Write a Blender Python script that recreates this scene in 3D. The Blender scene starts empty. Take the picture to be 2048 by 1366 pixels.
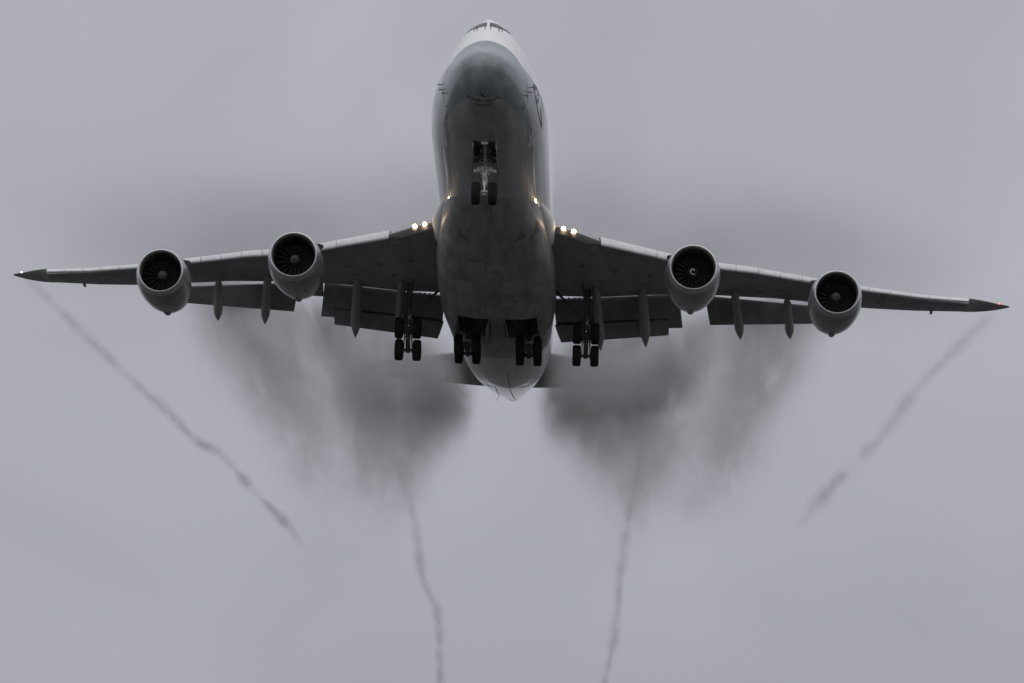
import bpy, bmesh, math, random
from mathutils import Matrix, Vector
random.seed(7)
S = bpy.context.scene
C = S.collection
PI = math.pi
rad = math.radians

# ---------------------------------------------------------------- camera, sky, sun, exposure
ELEV = rad(12.4)                       # the lens looks up at the landing jet
cam = bpy.data.objects.new('camera', bpy.data.cameras.new('camera'))
C.objects.link(cam)
cam.location = (0, 0, 1.7)
cam.rotation_euler = (PI/2 + ELEV, 0, 0)
cam.data.sensor_width = 36
cam.data.lens = 119.466
cam.data.clip_start = 0.5
cam.data.clip_end = 60000
S.camera = cam

SUN_EL, SUN_AZ = rad(42), rad(174)     # soft sun behind the cloud deck, behind the photographer
W = bpy.data.worlds.new('World'); S.world = W; W.use_nodes = True
nt = W.node_tree; nt.nodes.clear()
def wn(t, **k):
    n = nt.nodes.new(t)
    for a, b in k.items(): setattr(n, a, b)
    return n
def wm(op, a, b=None, c=None):
    n = wn('ShaderNodeMath', operation=op)
    for i, v in enumerate((a, b, c)):
        if v is None: continue
        if isinstance(v, (int, float)): n.inputs[i].default_value = v
        else: nt.links.new(v, n.inputs[i])
    return n.outputs[0]
sky = wn('ShaderNodeTexSky', sky_type='NISHITA')
sky.sun_disc = False; sky.sun_elevation = SUN_EL; sky.sun_rotation = SUN_AZ; sky.dust_density = 3
tc = wn('ShaderNodeTexCoord'); sep = wn('ShaderNodeSeparateXYZ')
nt.links.new(tc.outputs['Generated'], sep.inputs[0])
el = wm('MAXIMUM', sep.outputs[2], 0.0)
# soft thick and thin places in the cloud deck
nz = wn('ShaderNodeTexNoise'); nz.inputs['Scale'].default_value = 7.0; nz.inputs['Detail'].default_value = 3.0
nz.inputs['Roughness'].default_value = 0.5; nz.inputs['Distortion'].default_value = 0.6
nt.links.new(tc.outputs['Generated'], nz.inputs['Vector'])
grad = wm('ADD', wm('MULTIPLY', el, 0.34), 0.372)
lum = wm('MULTIPLY', grad, wm('ADD', wm('MULTIPLY', nz.outputs[0], 0.44), 0.785))
ov = wn('ShaderNodeMix', data_type='RGBA', blend_type='MULTIPLY'); ov.inputs[0].default_value = 1
ov.inputs[6].default_value = (0.956, 0.962, 1.06, 1)
nt.links.new(lum, ov.inputs[7])
bgo = wn('ShaderNodeBackground'); nt.links.new(ov.outputs[2], bgo.inputs[0]); bgo.inputs[1].default_value = 1.0
bgs = wn('ShaderNodeBackground'); nt.links.new(sky.outputs[0], bgs.inputs[0]); bgs.inputs[1].default_value = 0.05
mx = wn('ShaderNodeMixShader'); mx.inputs[0].default_value = 0.93
nt.links.new(bgs.outputs[0], mx.inputs[1]); nt.links.new(bgo.outputs[0], mx.inputs[2])
nt.links.new(mx.outputs[0], wn('ShaderNodeOutputWorld').inputs[0])

sun = bpy.data.objects.new('sun', bpy.data.lights.new('sun', 'SUN')); C.objects.link(sun)
sun.data.energy = 1.0; sun.data.angle = rad(120); sun.data.color = (1, 0.97, 0.93)
sd = Vector((math.sin(SUN_AZ)*math.cos(SUN_EL), math.cos(SUN_AZ)*math.cos(SUN_EL), math.sin(SUN_EL)))
sun.rotation_euler = sd.to_track_quat('Z', 'Y').to_euler()
sun.location = sd*500

vs = S.view_settings
vs.view_transform = 'Standard'; vs.look = 'None'; vs.exposure = 0; vs.gamma = 1; vs.use_curve_mapping = False
cy = S.cycles
cy.use_denoising = True
cy.max_bounces = 6; cy.diffuse_bounces = 3; cy.glossy_bounces = 3; cy.volume_bounces = 1
cy.transparent_max_bounces = 16
cy.sample_clamp_indirect = 3.0
cy.volume_max_steps = 256

# ---------------------------------------------------------------- materials
def mat(name, col, rough=0.5, metal=0.0, spec=0.5, coat=0.0, emit=None, var=0.0, vscale=1.2, bump=0.0):
    m = bpy.data.materials.new(name); m.use_nodes = True
    t = m.node_tree; b = t.nodes['Principled BSDF']
    b.inputs['Base Color'].default_value = (*col, 1); b.inputs['Roughness'].default_value = rough
    b.inputs['Metallic'].default_value = metal; b.inputs['Specular IOR Level'].default_value = spec
    b.inputs['Coat Weight'].default_value = coat; b.inputs['Coat Roughness'].default_value = 0.06 if coat > .4 else 0.3
    if emit:
        b.inputs['Emission Color'].default_value = (*emit[0], 1); b.inputs['Emission Strength'].default_value = emit[1]
    if var:
        tcn = t.nodes.new('ShaderNodeTexCoord'); mp = t.nodes.new('ShaderNodeMapping')
        mp.inputs['Scale'].default_value = (1.6, 0.35, 1.6)
        n = t.nodes.new('ShaderNodeTexNoise'); n.inputs['Scale'].default_value = vscale; n.inputs['Detail'].default_value = 6
        t.links.new(tcn.outputs['Object'], mp.inputs[0]); t.links.new(mp.outputs[0], n.inputs['Vector'])
        r = t.nodes.new('ShaderNodeMapRange'); r.inputs[1].default_value = 0.3; r.inputs[2].default_value = 0.7
        r.inputs[3].default_value = 1 - var; r.inputs[4].default_value = 1 + var*0.5
        t.links.new(n.outputs[0], r.inputs[0])
        x = t.nodes.new('ShaderNodeMix'); x.data_type = 'RGBA'; x.blend_type = 'MULTIPLY'; x.inputs[0].default_value = 1
        x.inputs[6].default_value = (*col, 1); t.links.new(r.outputs[0], x.inputs[7])
        t.links.new(x.outputs[2], b.inputs['Base Color'])
        r2 = t.nodes.new('ShaderNodeMapRange'); r2.inputs[3].default_value = rough*0.8; r2.inputs[4].default_value = min(1, rough*1.3)
        t.links.new(n.outputs[0], r2.inputs[0]); t.links.new(r2.outputs[0], b.inputs['Roughness'])
    return m

M = dict(
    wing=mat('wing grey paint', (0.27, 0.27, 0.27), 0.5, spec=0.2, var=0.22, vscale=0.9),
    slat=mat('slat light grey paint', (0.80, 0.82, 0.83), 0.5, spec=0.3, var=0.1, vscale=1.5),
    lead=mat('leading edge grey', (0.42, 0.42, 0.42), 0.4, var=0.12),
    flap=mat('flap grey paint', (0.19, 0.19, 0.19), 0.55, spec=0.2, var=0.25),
    fairing=mat('fairing grey paint', (0.26, 0.255, 0.25), 0.4, var=0.15),
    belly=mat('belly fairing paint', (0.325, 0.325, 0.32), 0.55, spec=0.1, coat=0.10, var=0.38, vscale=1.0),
    nacelle=mat('engine cowl paint', (0.225, 0.225, 0.225), 0.35, coat=0.5, var=0.35, vscale=0.7),
    lip=mat('polished inlet lip', (0.62, 0.62, 0.63), 0.45, metal=1.0),
    liner=mat('inlet liner', (0.085, 0.082, 0.082), 0.6, spec=0.2),
    blade=mat('fan blade carbon', (0.02, 0.0195, 0.0195), 0.75, spec=0.2),
    dark=mat('dark cavity', (0.24, 0.235, 0.225), 0.8),
    spin_dark=mat('black spinner paint', (0.03, 0.03, 0.03), 0.4),
    spin_grey=mat('grey spinner paint', (0.10, 0.10, 0.10), 0.5),
    spiral=mat('white spiral paint', (0.8, 0.8, 0.8), 0.5),
    spiral_dim=mat('dim spiral paint', (0.17, 0.17, 0.17), 0.5),
    hot=mat('exhaust titanium', (0.2, 0.19, 0.18), 0.4, metal=0.8),
    gear=mat('gear grey enamel', (0.58, 0.58, 0.57), 0.38, var=0.3, vscale=6),
    gear_dark=mat('gear oily steel and cavity shade', (0.07, 0.07, 0.07), 0.5, var=0.3, vscale=6),
    chrome=mat('chrome piston', (0.5, 0.5, 0.5), 0.25, metal=1.0),
    patch_a=mat('replaced panel paint', (0.28, 0.27, 0.25), 0.55, spec=0.05),
    patch_b=mat('faded panel paint', (0.37, 0.365, 0.35), 0.55, spec=0.05),
    fillet=mat('root fillet paint', (0.75, 0.76, 0.77), 0.7, spec=0.05, var=0.1),
    rubber=mat('tyre rubber', (0.02, 0.02, 0.02), 0.85, spec=0.15),
    rim=mat('wheel hub alloy', (0.3, 0.3, 0.3), 0.4, metal=0.6),
    glass=mat('cockpit glass', (0.05, 0.055, 0.06), 0.08, spec=0.8),
    seal=mat('black window seal', (0.012, 0.012, 0.012), 0.6),
    ink=mat('dark lettering and shade paint', (0.012, 0.016, 0.016), 0.5),
    emblem=mat('grey green emblem paint', (0.06, 0.075, 0.08), 0.4),
    seam=mat('panel seam sealant', (0.13, 0.13, 0.135), 0.7),
    lamp=mat('lit landing lamp', (1, 0.9, 0.75), 0.3, emit=((1.0, 0.74, 0.47), 75)),
    lamp_glow=mat('warm painted lamp glow', (0.5, 0.4, 0.3), 0.4, emit=((1.0, 0.62, 0.36), 0.55)),  # emission paints the warm fringe of light round the lens
    navred=mat('lit red lamp', (0.8, 0.05, 0.03), 0.3, emit=((1.0, 0.10, 0.05), 4)),
    navwhite=mat('lit white lamp', (0.9, 0.95, 0.9), 0.3, emit=((0.9, 1.0, 0.93), 5)),
    ground=mat('wet grass and tarmac', (0.054, 0.056, 0.056), 0.9, var=0.4, vscale=0.02),
)

# fuselage: white crown, blue-grey radome and flanks, warmer grey belly, in the jet's own frame
def fuselage_paint():
    m = bpy.data.materials.new('fuselage livery paint'); m.use_nodes = True
    t = m.node_tree; b = t.nodes['Principled BSDF']
    def nn(k): return t.nodes.new(k)
    def mm(op, a, bb=None, c=None):
        n = nn('ShaderNodeMath'); n.operation = op
        for i, v in enumerate((a, bb, c)):
            if v is None: continue
            if isinstance(v, (int, float)): n.inputs[i].default_value = v
            else: t.links.new(v, n.inputs[i])
        return n.outputs[0]
    def sm(v, a, bb):
        n = nn('ShaderNodeMapRange'); n.interpolation_type = 'SMOOTHSTEP'
        n.inputs[1].default_value = a; n.inputs[2].default_value = bb; t.links.new(v, n.inputs[0]); return n.outputs[0]
    tcn = nn('ShaderNodeTexCoord'); sp = nn('ShaderNodeSeparateXYZ'); t.links.new(tcn.outputs['Object'], sp.inputs[0])
    x, y, z = sp.outputs
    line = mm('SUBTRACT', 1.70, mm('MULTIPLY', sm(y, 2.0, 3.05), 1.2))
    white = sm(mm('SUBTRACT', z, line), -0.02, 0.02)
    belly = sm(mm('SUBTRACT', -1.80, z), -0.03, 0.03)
    mp = nn('ShaderNodeMapping'); mp.inputs['Scale'].default_value = (1.5, 0.18, 1.5); t.links.new(tcn.outputs['Object'], mp.inputs[0])
    n = nn('ShaderNodeTexNoise'); n.inputs['Scale'].default_value = 1.0; n.inputs['Detail'].default_value = 7; t.links.new(mp.outputs[0], n.inputs['Vector'])
    grime = mm('ADD', mm('MULTIPLY', sm(n.outputs[0], 0.3, 0.72), 0.42), 0.68)
    def mixc(f, a, c):
        k = nn('ShaderNodeMix'); k.data_type = 'RGBA'; t.links.new(f, k.inputs[0])
        for i, v in ((6, a), (7, c)):
            if isinstance(v, tuple): k.inputs[i].default_value = (*v, 1)
            else: t.links.new(v, k.inputs[i])
        return k.outputs[2]
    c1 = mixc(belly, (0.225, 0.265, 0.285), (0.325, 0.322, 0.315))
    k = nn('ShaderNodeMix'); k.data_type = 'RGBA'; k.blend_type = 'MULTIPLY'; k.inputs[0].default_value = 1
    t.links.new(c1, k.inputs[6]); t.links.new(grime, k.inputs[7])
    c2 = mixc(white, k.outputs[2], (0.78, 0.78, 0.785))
    t.links.new(c2, b.inputs['Base Color'])
    b.inputs['Roughness'].default_value = 0.4; b.inputs['Specular IOR Level'].default_value = 0.25
    b.inputs['Coat Weight'].default_value = 1.0; b.inputs['Coat Roughness'].default_value = 0.075
    # very soft skin waviness between frames and stringers
    mp2 = nn('ShaderNodeMapping'); mp2.inputs['Scale'].default_value = (2.2, 1.6, 2.2); t.links.new(tcn.outputs['Object'], mp2.inputs[0])
    n2 = nn('ShaderNodeTexNoise'); n2.inputs['Scale'].default_value = 1.0; n2.inputs['Detail'].default_value = 2; t.links.new(mp2.outputs[0], n2.inputs['Vector'])
    bp = nn('ShaderNodeBump'); bp.inputs['Strength'].default_value = 0.06; bp.inputs['Distance'].default_value = 0.06
    t.links.new(n2.outputs[0], bp.inputs['Height'])
    t.links.new(bp.outputs[0], b.inputs['Normal']); t.links.new(bp.outputs[0], b.inputs['Coat Normal'])
    return m
M['fus'] = fuselage_paint()

# ---------------------------------------------------------------- mesh helpers
class MB:
    def __init__(s): s.v = []; s.f = []
    def add(s, vs, fs):
        o = len(s.v); s.v += [tuple(p) for p in vs]; s.f += [tuple(i+o for i in f) for f in fs]
    def loft(s, rings, close=True, caps=(True, True)):
        n = len(rings[0]); vs = [p for r in rings for p in r]; fs = []
        for i in range(len(rings)-1):
            for j in range(n if close else n-1):
                k = (j+1) % n
                fs.append((i*n+j, i*n+k, (i+1)*n+k, (i+1)*n+j))
        if caps[0]: fs.append(tuple(range(n-1, -1, -1)))
        if caps[1]: fs.append(tuple((len(rings)-1)*n+j for j in range(n)))
        s.add(vs, fs); return s
    def tube(s, p0, p1, r0, r1=None, n=12):
        p0, p1 = Vector(p0), Vector(p1); r1 = r0 if r1 is None else r1
        d = (p1-p0).normalized(); a = d.orthogonal().normalized(); b = d.cross(a)
        return s.loft([[p+(a*math.cos(2*PI*k/n)+b*math.sin(2*PI*k/n))*r for k in range(n)] for p, r in ((p0, r0), (p1, r1))])
    def poly(s, pts, r, n=10):
        for a, b in zip(pts, pts[1:]): s.tube(a, b, r, r, n)
        return s
    def box(s, c, d, R=None):
        vs = []
        for i in (-1, 1):
            for j in (-1, 1):
                for k in (-1, 1):
                    p = Vector((i*d[0]/2, j*d[1]/2, k*d[2]/2))
                    if R: p = R @ p
                    vs.append(p+Vector(c))
        s.add(vs, [(0,1,3,2),(4,6,7,5),(0,4,5,1),(2,3,7,6),(0,2,6,4),(1,5,7,3)]); return s
    def lathe(s, prof, n=48, axis='y', close=False, o=(0,0,0)):
        rings = []
        for (t, r) in prof:
            ring = []
            for k in range(n):
                a = 2*PI*k/n; u, w = r*math.cos(a), r*math.sin(a)
                ring.append((o[0]+u, o[1]+t, o[2]+w) if axis == 'y' else (o[0]+t, o[1]+u, o[2]+w))
            rings.append(ring)
        if close: rings.append(rings[0])
        return s.loft(rings, True, (not close, not close))
    def mesh(s, name, m, smooth=35, bev=0):
        me = bpy.data.meshes.new(name); me.from_pydata(s.v, [], s.f); me.materials.append(m)
        bm = bmesh.new(); bm.from_mesh(me)
        bmesh.ops.remove_doubles(bm, verts=bm.verts, dist=1e-5)
        bmesh.ops.recalc_face_normals(bm, faces=bm.faces)
        bm.to_mesh(me); bm.free()
        if smooth:
            me.polygons.foreach_set('use_smooth', [True]*len(me.polygons)); me.set_sharp_from_angle(angle=rad(smooth))
        return me
    def build(s, name, m, parent=None, loc=(0,0,0), smooth=35):
        return link(name, s.mesh(name, m, smooth), parent, loc)
def link(name, me, parent=None, loc=(0,0,0)):
    o = bpy.data.objects.new(name, me); C.objects.link(o); o.location = loc
    if parent: o.parent = parent
    return o
def tag(o, label, cat, group=None, kind=None):
    if label: o['label'] = label
    if cat: o['category'] = cat
    if group: o['group'] = group
    if kind: o['kind'] = kind
    return o
def cut(o, boxes):
    """real openings: subtract closed boxes from a closed shell, then discard the cutters"""
    k = MB()
    for (a, b) in boxes:
        k.box([(a[i]+b[i])/2 for i in range(3)], [b[i]-a[i] for i in range(3)])
    ko = k.build('cutter', M['dark'], None, smooth=0); ko.parent = o.parent
    if o.parent: ko.matrix_parent_inverse = Matrix()
    md = o.modifiers.new('cut', 'BOOLEAN'); md.operation = 'DIFFERENCE'; md.object = ko; md.solver = 'EXACT'; md.material_mode = 'TRANSFER'
    bpy.context.view_layer.update()
    dg = bpy.context.evaluated_depsgraph_get()
    me = bpy.data.meshes.new_from_object(o.evaluated_get(dg)); o.modifiers.clear(); o.data = me
    bpy.data.objects.remove(ko)
    me.polygons.foreach_set('use_smooth', [True]*len(me.polygons)); me.set_sharp_from_angle(angle=rad(32))
def pl(xs, ys):
    def f(x):
        if x <= xs[0]: return ys[0]
        for i in range(len(xs)-1):
            if x <= xs[i+1]: return ys[i]+(ys[i+1]-ys[i])*(x-xs[i])/(xs[i+1]-xs[i])
        return ys[-1]
    return f

# ---------------------------------------------------------------- ground
g = MB(); g.lathe([(0, 0.01), (0, 60), (0, 400), (0, 3000), (0, 25000)], 64)
gv = [(x, z, 0) for (x, y, z) in g.v]; g.v = gv
go = MB(); go.add(gv, [f for f in g.f if len(f) == 4]); go = go.build('ground', M['ground'], None, smooth=0)
go['kind'] = 'structure'

# ---------------------------------------------------------------- the jet
ROWS = [[0.99900260, 0.02006950, 0.03988759], [-0.03048977, 0.95922498, 0.28099433], [-0.03262176, -0.28193023, 0.95888016]]
POS = (-1.463676, 177.409964, 14.977394)
Mc = Matrix(ROWS).to_4x4(); Mc.translation = Vector(POS)
JET = Matrix.Translation((0, 0, 1.7)) @ Matrix.Rotation(ELEV, 4, 'X') @ Mc
jet = bpy.data.objects.new('cargo_jet', None); C.objects.link(jet)
jet.matrix_world = JET
tag(jet, 'large four engined cargo jet with gear and flaps down, seen from below', 'airplane')

# fuselage surface: superellipse sections (y aft, bottom, top, half width, height of widest line, exponents)
FUS=[ # y, zbot, ztop, halfwidth, zc, plow, pup
(0.00,-.28,-.26,.012,-.27,2,2),(0.06,-.66,.02,.38,-.29,2,2),(0.25,-1.02,.24,.74,-.34,2,2),(0.6,-1.38,.49,1.10,-.38,2,2),
(1.0,-1.66,.76,1.33,-.40,2,2),(1.5,-1.93,1.08,1.58,-.46,2,1.9),(2.0,-2.14,1.50,1.79,-.42,2,1.8),(2.6,-2.34,2.05,2.0,-.36,2,1.7),
(3.2,-2.52,2.70,2.18,-.30,2,1.62),(3.6,-2.62,3.10,2.29,-.27,2,1.58),(4.2,-2.74,3.60,2.43,-.22,2,1.55),(5,-2.87,3.97,2.6,-.15,2,1.55),
(6,-3.0,4.2,2.79,-.1,2,1.57),(8,-3.17,4.48,3.04,-.03,2,1.66),(10,-3.25,4.6,3.18,0,2,1.75),(12,-3.25,4.62,3.23,0,2,1.8),(15,-3.25,4.62,3.25,0,2,1.8),
(19,-3.25,4.55,3.25,0,2,1.82),(22,-3.25,4.2,3.25,0,2,1.88),(25,-3.25,3.6,3.25,0,2,1.96),(28,-3.25,3.27,3.25,0,2,2),(40,-3.25,3.25,3.25,0,2,2),
(47,-3.25,3.25,3.25,0,2,2),(50,-3.12,3.25,3.23,.05,2,2),(54,-2.7,3.25,3.12,.25,2,2),(58,-2.05,3.24,2.85,.55,2,2),(62,-1.25,3.2,2.42,.95,2,2),
(66,-.35,3.1,1.85,1.35,2,2),(70,.62,2.85,1.18,1.72,2,2),(72.5,1.2,2.6,.72,1.9,2,2),(73.8,1.5,2.35,.42,1.93,2,2),(74.25,1.68,2.15,.2,1.92,2,2)]
def _pchip(xs,ys):
    n=len(xs);h=[xs[i+1]-xs[i] for i in range(n-1)];d=[(ys[i+1]-ys[i])/h[i] for i in range(n-1)]
    m=[0]*n;m[0]=d[0];m[-1]=d[-1]
    for i in range(1,n-1):
        if d[i-1]*d[i]<=0: m[i]=0
        else:
            w1=2*h[i]+h[i-1];w2=h[i]+2*h[i-1];m[i]=(w1+w2)/(w1/d[i-1]+w2/d[i])
    def f(x):
        x=min(max(x,xs[0]),xs[-1]);i=0
        while i<n-2 and x>xs[i+1]: i+=1
        t=(x-xs[i])/h[i]
        return (ys[i]*(1+2*t)*(1-t)**2+ys[i+1]*t*t*(3-2*t)+h[i]*(m[i]*t*(1-t)**2-m[i+1]*t*t*(1-t)))
    return f
_c=list(zip(*FUS));_F=[_pchip(list(_c[0]),list(_c[k])) for k in range(1,7)]
def fus_params(y): return [f(y) for f in _F]
def fus_pt(y,a):
    zb,zt,w,zc,pl,pu=fus_params(y);c,s=math.cos(a),math.sin(a)
    p,h=(pu,zt-zc) if s>=0 else (pl,zc-zb)
    return (w*math.copysign(abs(c)**(2/p),c),y,zc+h*math.copysign(abs(s)**(2/p),s))
def fus_f(x,y,z):   # <1 inside
    if y<0 or y>74.25: return 9
    zb,zt,w,zc,pl,pu=fus_params(y);p,h=(pu,zt-zc) if z>=zc else (pl,zc-zb)
    return abs(x/w)**p+abs((z-zc)/h)**p

def bottom_z(x, y):
    zb, zt, w, zc, p_, pu = fus_params(y)
    return zc-(zc-zb)*max(0, 1-abs(x/w)**p_)**(1/p_)
def top_z(x, y):
    zb, zt, w, zc, p_, pu = fus_params(y)
    return zc+(zt-zc)*max(0, 1-abs(x/w)**pu)**(1/pu)
def side_x(y, z):
    zb, zt, w, zc, p_, pu = fus_params(y)
    p, h = (pu, zt-zc) if z >= zc else (p_, zc-zb)
    return w*max(0, 1-abs((z-zc)/h)**p)**(1/p)

ys = [0.0, .02, .06, .12, .2, .3, .42, .56, .72, .9, 1.1, 1.35, 1.6, 1.9, 2.2, 2.5, 2.8, 3.1, 3.4, 3.7, 4.0, 4.4, 4.8, 5.3, 5.9, 6.6, 7.4, 8.2, 9.2, 10.4]
ys += [11.6+1.4*i for i in range(27)] + [49.5+1.1*i for i in range(20)] + [71.2, 72, 72.7, 73.2, 73.6, 73.9, 74.1, 74.2, 74.25]
b = MB(); NA = 72
b.loft([[fus_pt(y, 2*PI*k/NA) for k in range(NA)] for y in ys])
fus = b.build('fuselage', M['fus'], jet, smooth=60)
cut(fus, [((-.6, 5.35, -4.2), (.6, 8.15, -2.35)), ((.42, 34.3, -4.4), (2.45, 38.5, -2.9)), ((-2.45, 34.3, -4.4), (-.42, 38.5, -2.9))])

# cockpit panes: patches 15 mm proud of the skin, in a black seal
def pane(cs, off, nm, m, grow=0.0):
    (x0a, y0a), (x1a, y1a), (x1b, y1b), (x0b, y0b) = cs      # bottom inner, bottom outer, top outer, top inner
    q = MB(); n = 8; rows = []
    for j in range(n+1):
        t = -grow+(1+2*grow)*j/n; r = []
        for i in range(n+1):
            s_ = -grow+(1+2*grow)*i/n
            x = (x0a*(1-s_)+x1a*s_)*(1-t)+(x0b*(1-s_)+x1b*s_)*t
            y = (y0a*(1-s_)+y1a*s_)*(1-t)+(y0b*(1-s_)+y1b*s_)*t
            e = .01; z = top_z(x, y)
            nrm = Vector((-(top_z(x+e, y)-top_z(x-e, y))/(2*e), -(top_z(x, y+e)-top_z(x, y-e))/(2*e), 1)).normalized()
            r.append(Vector((x, y, z))+nrm*off)
        rows.append(r)
    q.loft(rows, close=False, caps=(False, False))
    return q.build(nm, m, fus)
for s in (-1, 1):
    for cs in ([(.115, 3.50), (.62, 3.74), (.66, 4.16), (.11, 3.86)], [(.67, 3.80), (.93, 4.16), (.86, 4.5), (.71, 4.22)],
               [(1.0, 4.3), (1.2, 5.0), (1.06, 5.5), (.92, 4.8)]):
        cs = [(s*x, y) for x, y in cs]
        pane(cs, .008, 'window_seal', M['seal'], .06)
        pane(cs, .018, 'cockpit_window', M['glass'])
    # wipers and sills under the windscreen
    for x, y, L in ((.14, 3.44, .2), (.58, 3.66, .25), (.74, 3.74, .12)):
        w = MB(); p0 = Vector((s*x, y, top_z(s*x, y)+.035)); p1 = Vector((s*(x+.015), y-L, top_z(s*x, y-L)+.03))
        w.tube(p0, p1, .016, .012, 6).tube(p1, (p1.x, p1.y, p1.z-.05), .02, .02, 6); w.build('wiper', M['ink'], fus)

def surf_off(x, y, z, off):
    e = .01
    n = Vector((fus_f(x+e, y, z)-fus_f(x-e, y, z), fus_f(x, y+e, z)-fus_f(x, y-e, z), fus_f(x, y, z+e)-fus_f(x, y, z-e))).normalized()
    return Vector((x, y, z))+n*off, n
def strip(pts, wd, name, m, off=.004):
    """thin seam following the skin: pts are (x,y,z) on the surface"""
    q = MB(); L = []; Rr = []
    for i, p in enumerate(pts):
        a = Vector(pts[max(0, i-1)]); c = Vector(pts[min(len(pts)-1, i+1)]); t = (c-a).normalized()
        o, n = surf_off(*p, off); sd_ = n.cross(t).normalized()*wd/2
        L.append(o-sd_); Rr.append(o+sd_)
    q.loft([L, Rr], close=False, caps=(False, False)); return q.build(name, m, fus)
def ring_seam(y, a0, a1, wd=.02, name='skin_seam'):
    strip([fus_pt(y, a0+(a1-a0)*i/40) for i in range(41)], wd, name, M['seam'])
for s in (-1, 1):
    strip([(s*side_x(.62+.08*i, -.40+.085*i), .62+.08*i, -.40+.085*i) for i in range(14)], .014, 'skin_seam', M['seam'])
    strip([(s*side_x(2.9+.05*i, .3-.065*i), 2.9+.05*i, .3-.065*i) for i in range(26)], .035, 'skin_seam', M['seam'])
    for za, y0, y1 in ((-1.95, 7, 21), (-1.25, 9, 21.5), (-2.45, 9, 18)):
        strip([(s*side_x(y0+(y1-y0)*i/24, za), y0+(y1-y0)*i/24, za) for i in range(25)], .014, 'skin_seam', M['seam'])
    # probes and vanes beside the nose
    for (y, z, L) in ((3.36, -.95, .26), (3.75, -.60, .26), (4.1, -.2, .12)):
        p, n = surf_off(s*side_x(y, z), y, z, .0); q = MB()
        tip = p+n*.16
        q.tube(p-n*.02, tip, .03, .022, 8).tube(tip+Vector((0, .06, 0)), tip+Vector((-s*.05, -L, -.05)), .03, .018, 8)
        q.build('pitot_probe', M['ink'], fus)
    p, n = surf_off(s*side_x(3.9, -1.48), 3.9, -1.48, 0)
    MB().tube(p-n*.01, p+n*.02, .055, .05, 12).build('air_data_port', M['ink'], fus)
for y in (10.5, 13.6, 17.0): ring_seam(y, PI*1.02, PI*1.98, .016)
ring_seam(68.4, PI*1.05, PI*1.95, .05); ring_seam(52, PI, 2*PI, .03); ring_seam(58, PI, 2*PI, .03)
strip([(.28, 50+1.0*i, bottom_z(.28, 50+1.0*i)) for i in range(20)], .05, 'skin_seam', M['seam'])
strip([(-.72, 56+.8*i, bottom_z(-.72+.02*i, 56+.8*i)) for i in range(12)], .04, 'skin_seam', M['seam'])
for s in (-1, 1):
    strip([(s*(.95+.1*i), 57.0+.16*i, bottom_z(s*(.95+.1*i), 57.0+.16*i)) for i in range(7)], .26, 'trim_slot', M['ink'])
# tail cone: exhaust, drain stain flap
q = MB(); q.loft([[fus_pt(y, 2*PI*k/32) for k in range(32)] for y in (74.0, 74.24)])
q.v = [(x*1.03, y, (z-1.92)*1.03+1.92) for x, y, z in q.v]; q.build('exhaust_ring', M['hot'], fus)
strip([(-.30+.06*i, 71.3, bottom_z(-.30+.06*i, 71.3)) for i in range(11)], .3, 'exhaust_louvre', M['dark'])
q = MB(); q.tube((-.85, 70.2, .98), (-1.15, 70.7, .62), .02, .008, 6); q.build('antenna_mast', M['ink'], fus)

# lettering under the nose
def lettering(txt, w, y0, name):
    cu = bpy.data.curves.new('t', 'FONT'); cu.body = txt; cu.align_x = 'CENTER'; cu.resolution_u = 4; cu.offset = .012
    to = bpy.data.objects.new('t', cu); C.objects.link(to)
    bpy.context.view_layer.update()
    me = bpy.data.meshes.new_from_object(to.evaluated_get(bpy.context.evaluated_depsgraph_get()))
    bpy.data.objects.remove(to)
    bm = bmesh.new(); bm.from_mesh(me)
    xs = [v.co.x for v in bm.verts]; k = w/(max(xs)-min(xs))
    for _ in range(2): bmesh.ops.subdivide_edges(bm, edges=[e for e in bm.edges if e.calc_length()*k > .08], cuts=1)
    bmesh.ops.triangulate(bm, faces=bm.faces)
    for v in bm.verts:
        x, y = v.co.x*k, y0-v.co.y*k*.98
        v.co = (x, y, bottom_z(x, y)-.012)
    bm.to_mesh(me); bm.free(); me.materials.clear(); me.materials.append(M['ink'])
    return link(name, me, fus)
lettering('CATHAY PACIFIC', 1.86, 1.66, 'lettering')
lettering('CARGO', .88, 1.98, 'lettering')
def decal_bottom(poly, name, m):
    q = MB(); vs = [(x, y, bottom_z(x, y)-.012) for x, y in poly]
    c = Vector((0, 0, 0))
    n = len(vs)//2
    q.loft([vs[:n], vs[:n-1:-1]], close=False, caps=(False, False)); return q.build(name, m, fus)
decal_bottom([(-.20, 1.00), (-.12, 1.09), (-.03, 1.18), (.03, 1.25), (.14, 1.265), (.27, 1.262), (.41, 1.25),
              (.28, 1.285), (.16, 1.305), (.06, 1.315), (.0, 1.335), (-.06, 1.29), (-.13, 1.17), (-.18, 1.03)], 'bird_emblem', M['ink'])
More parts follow.
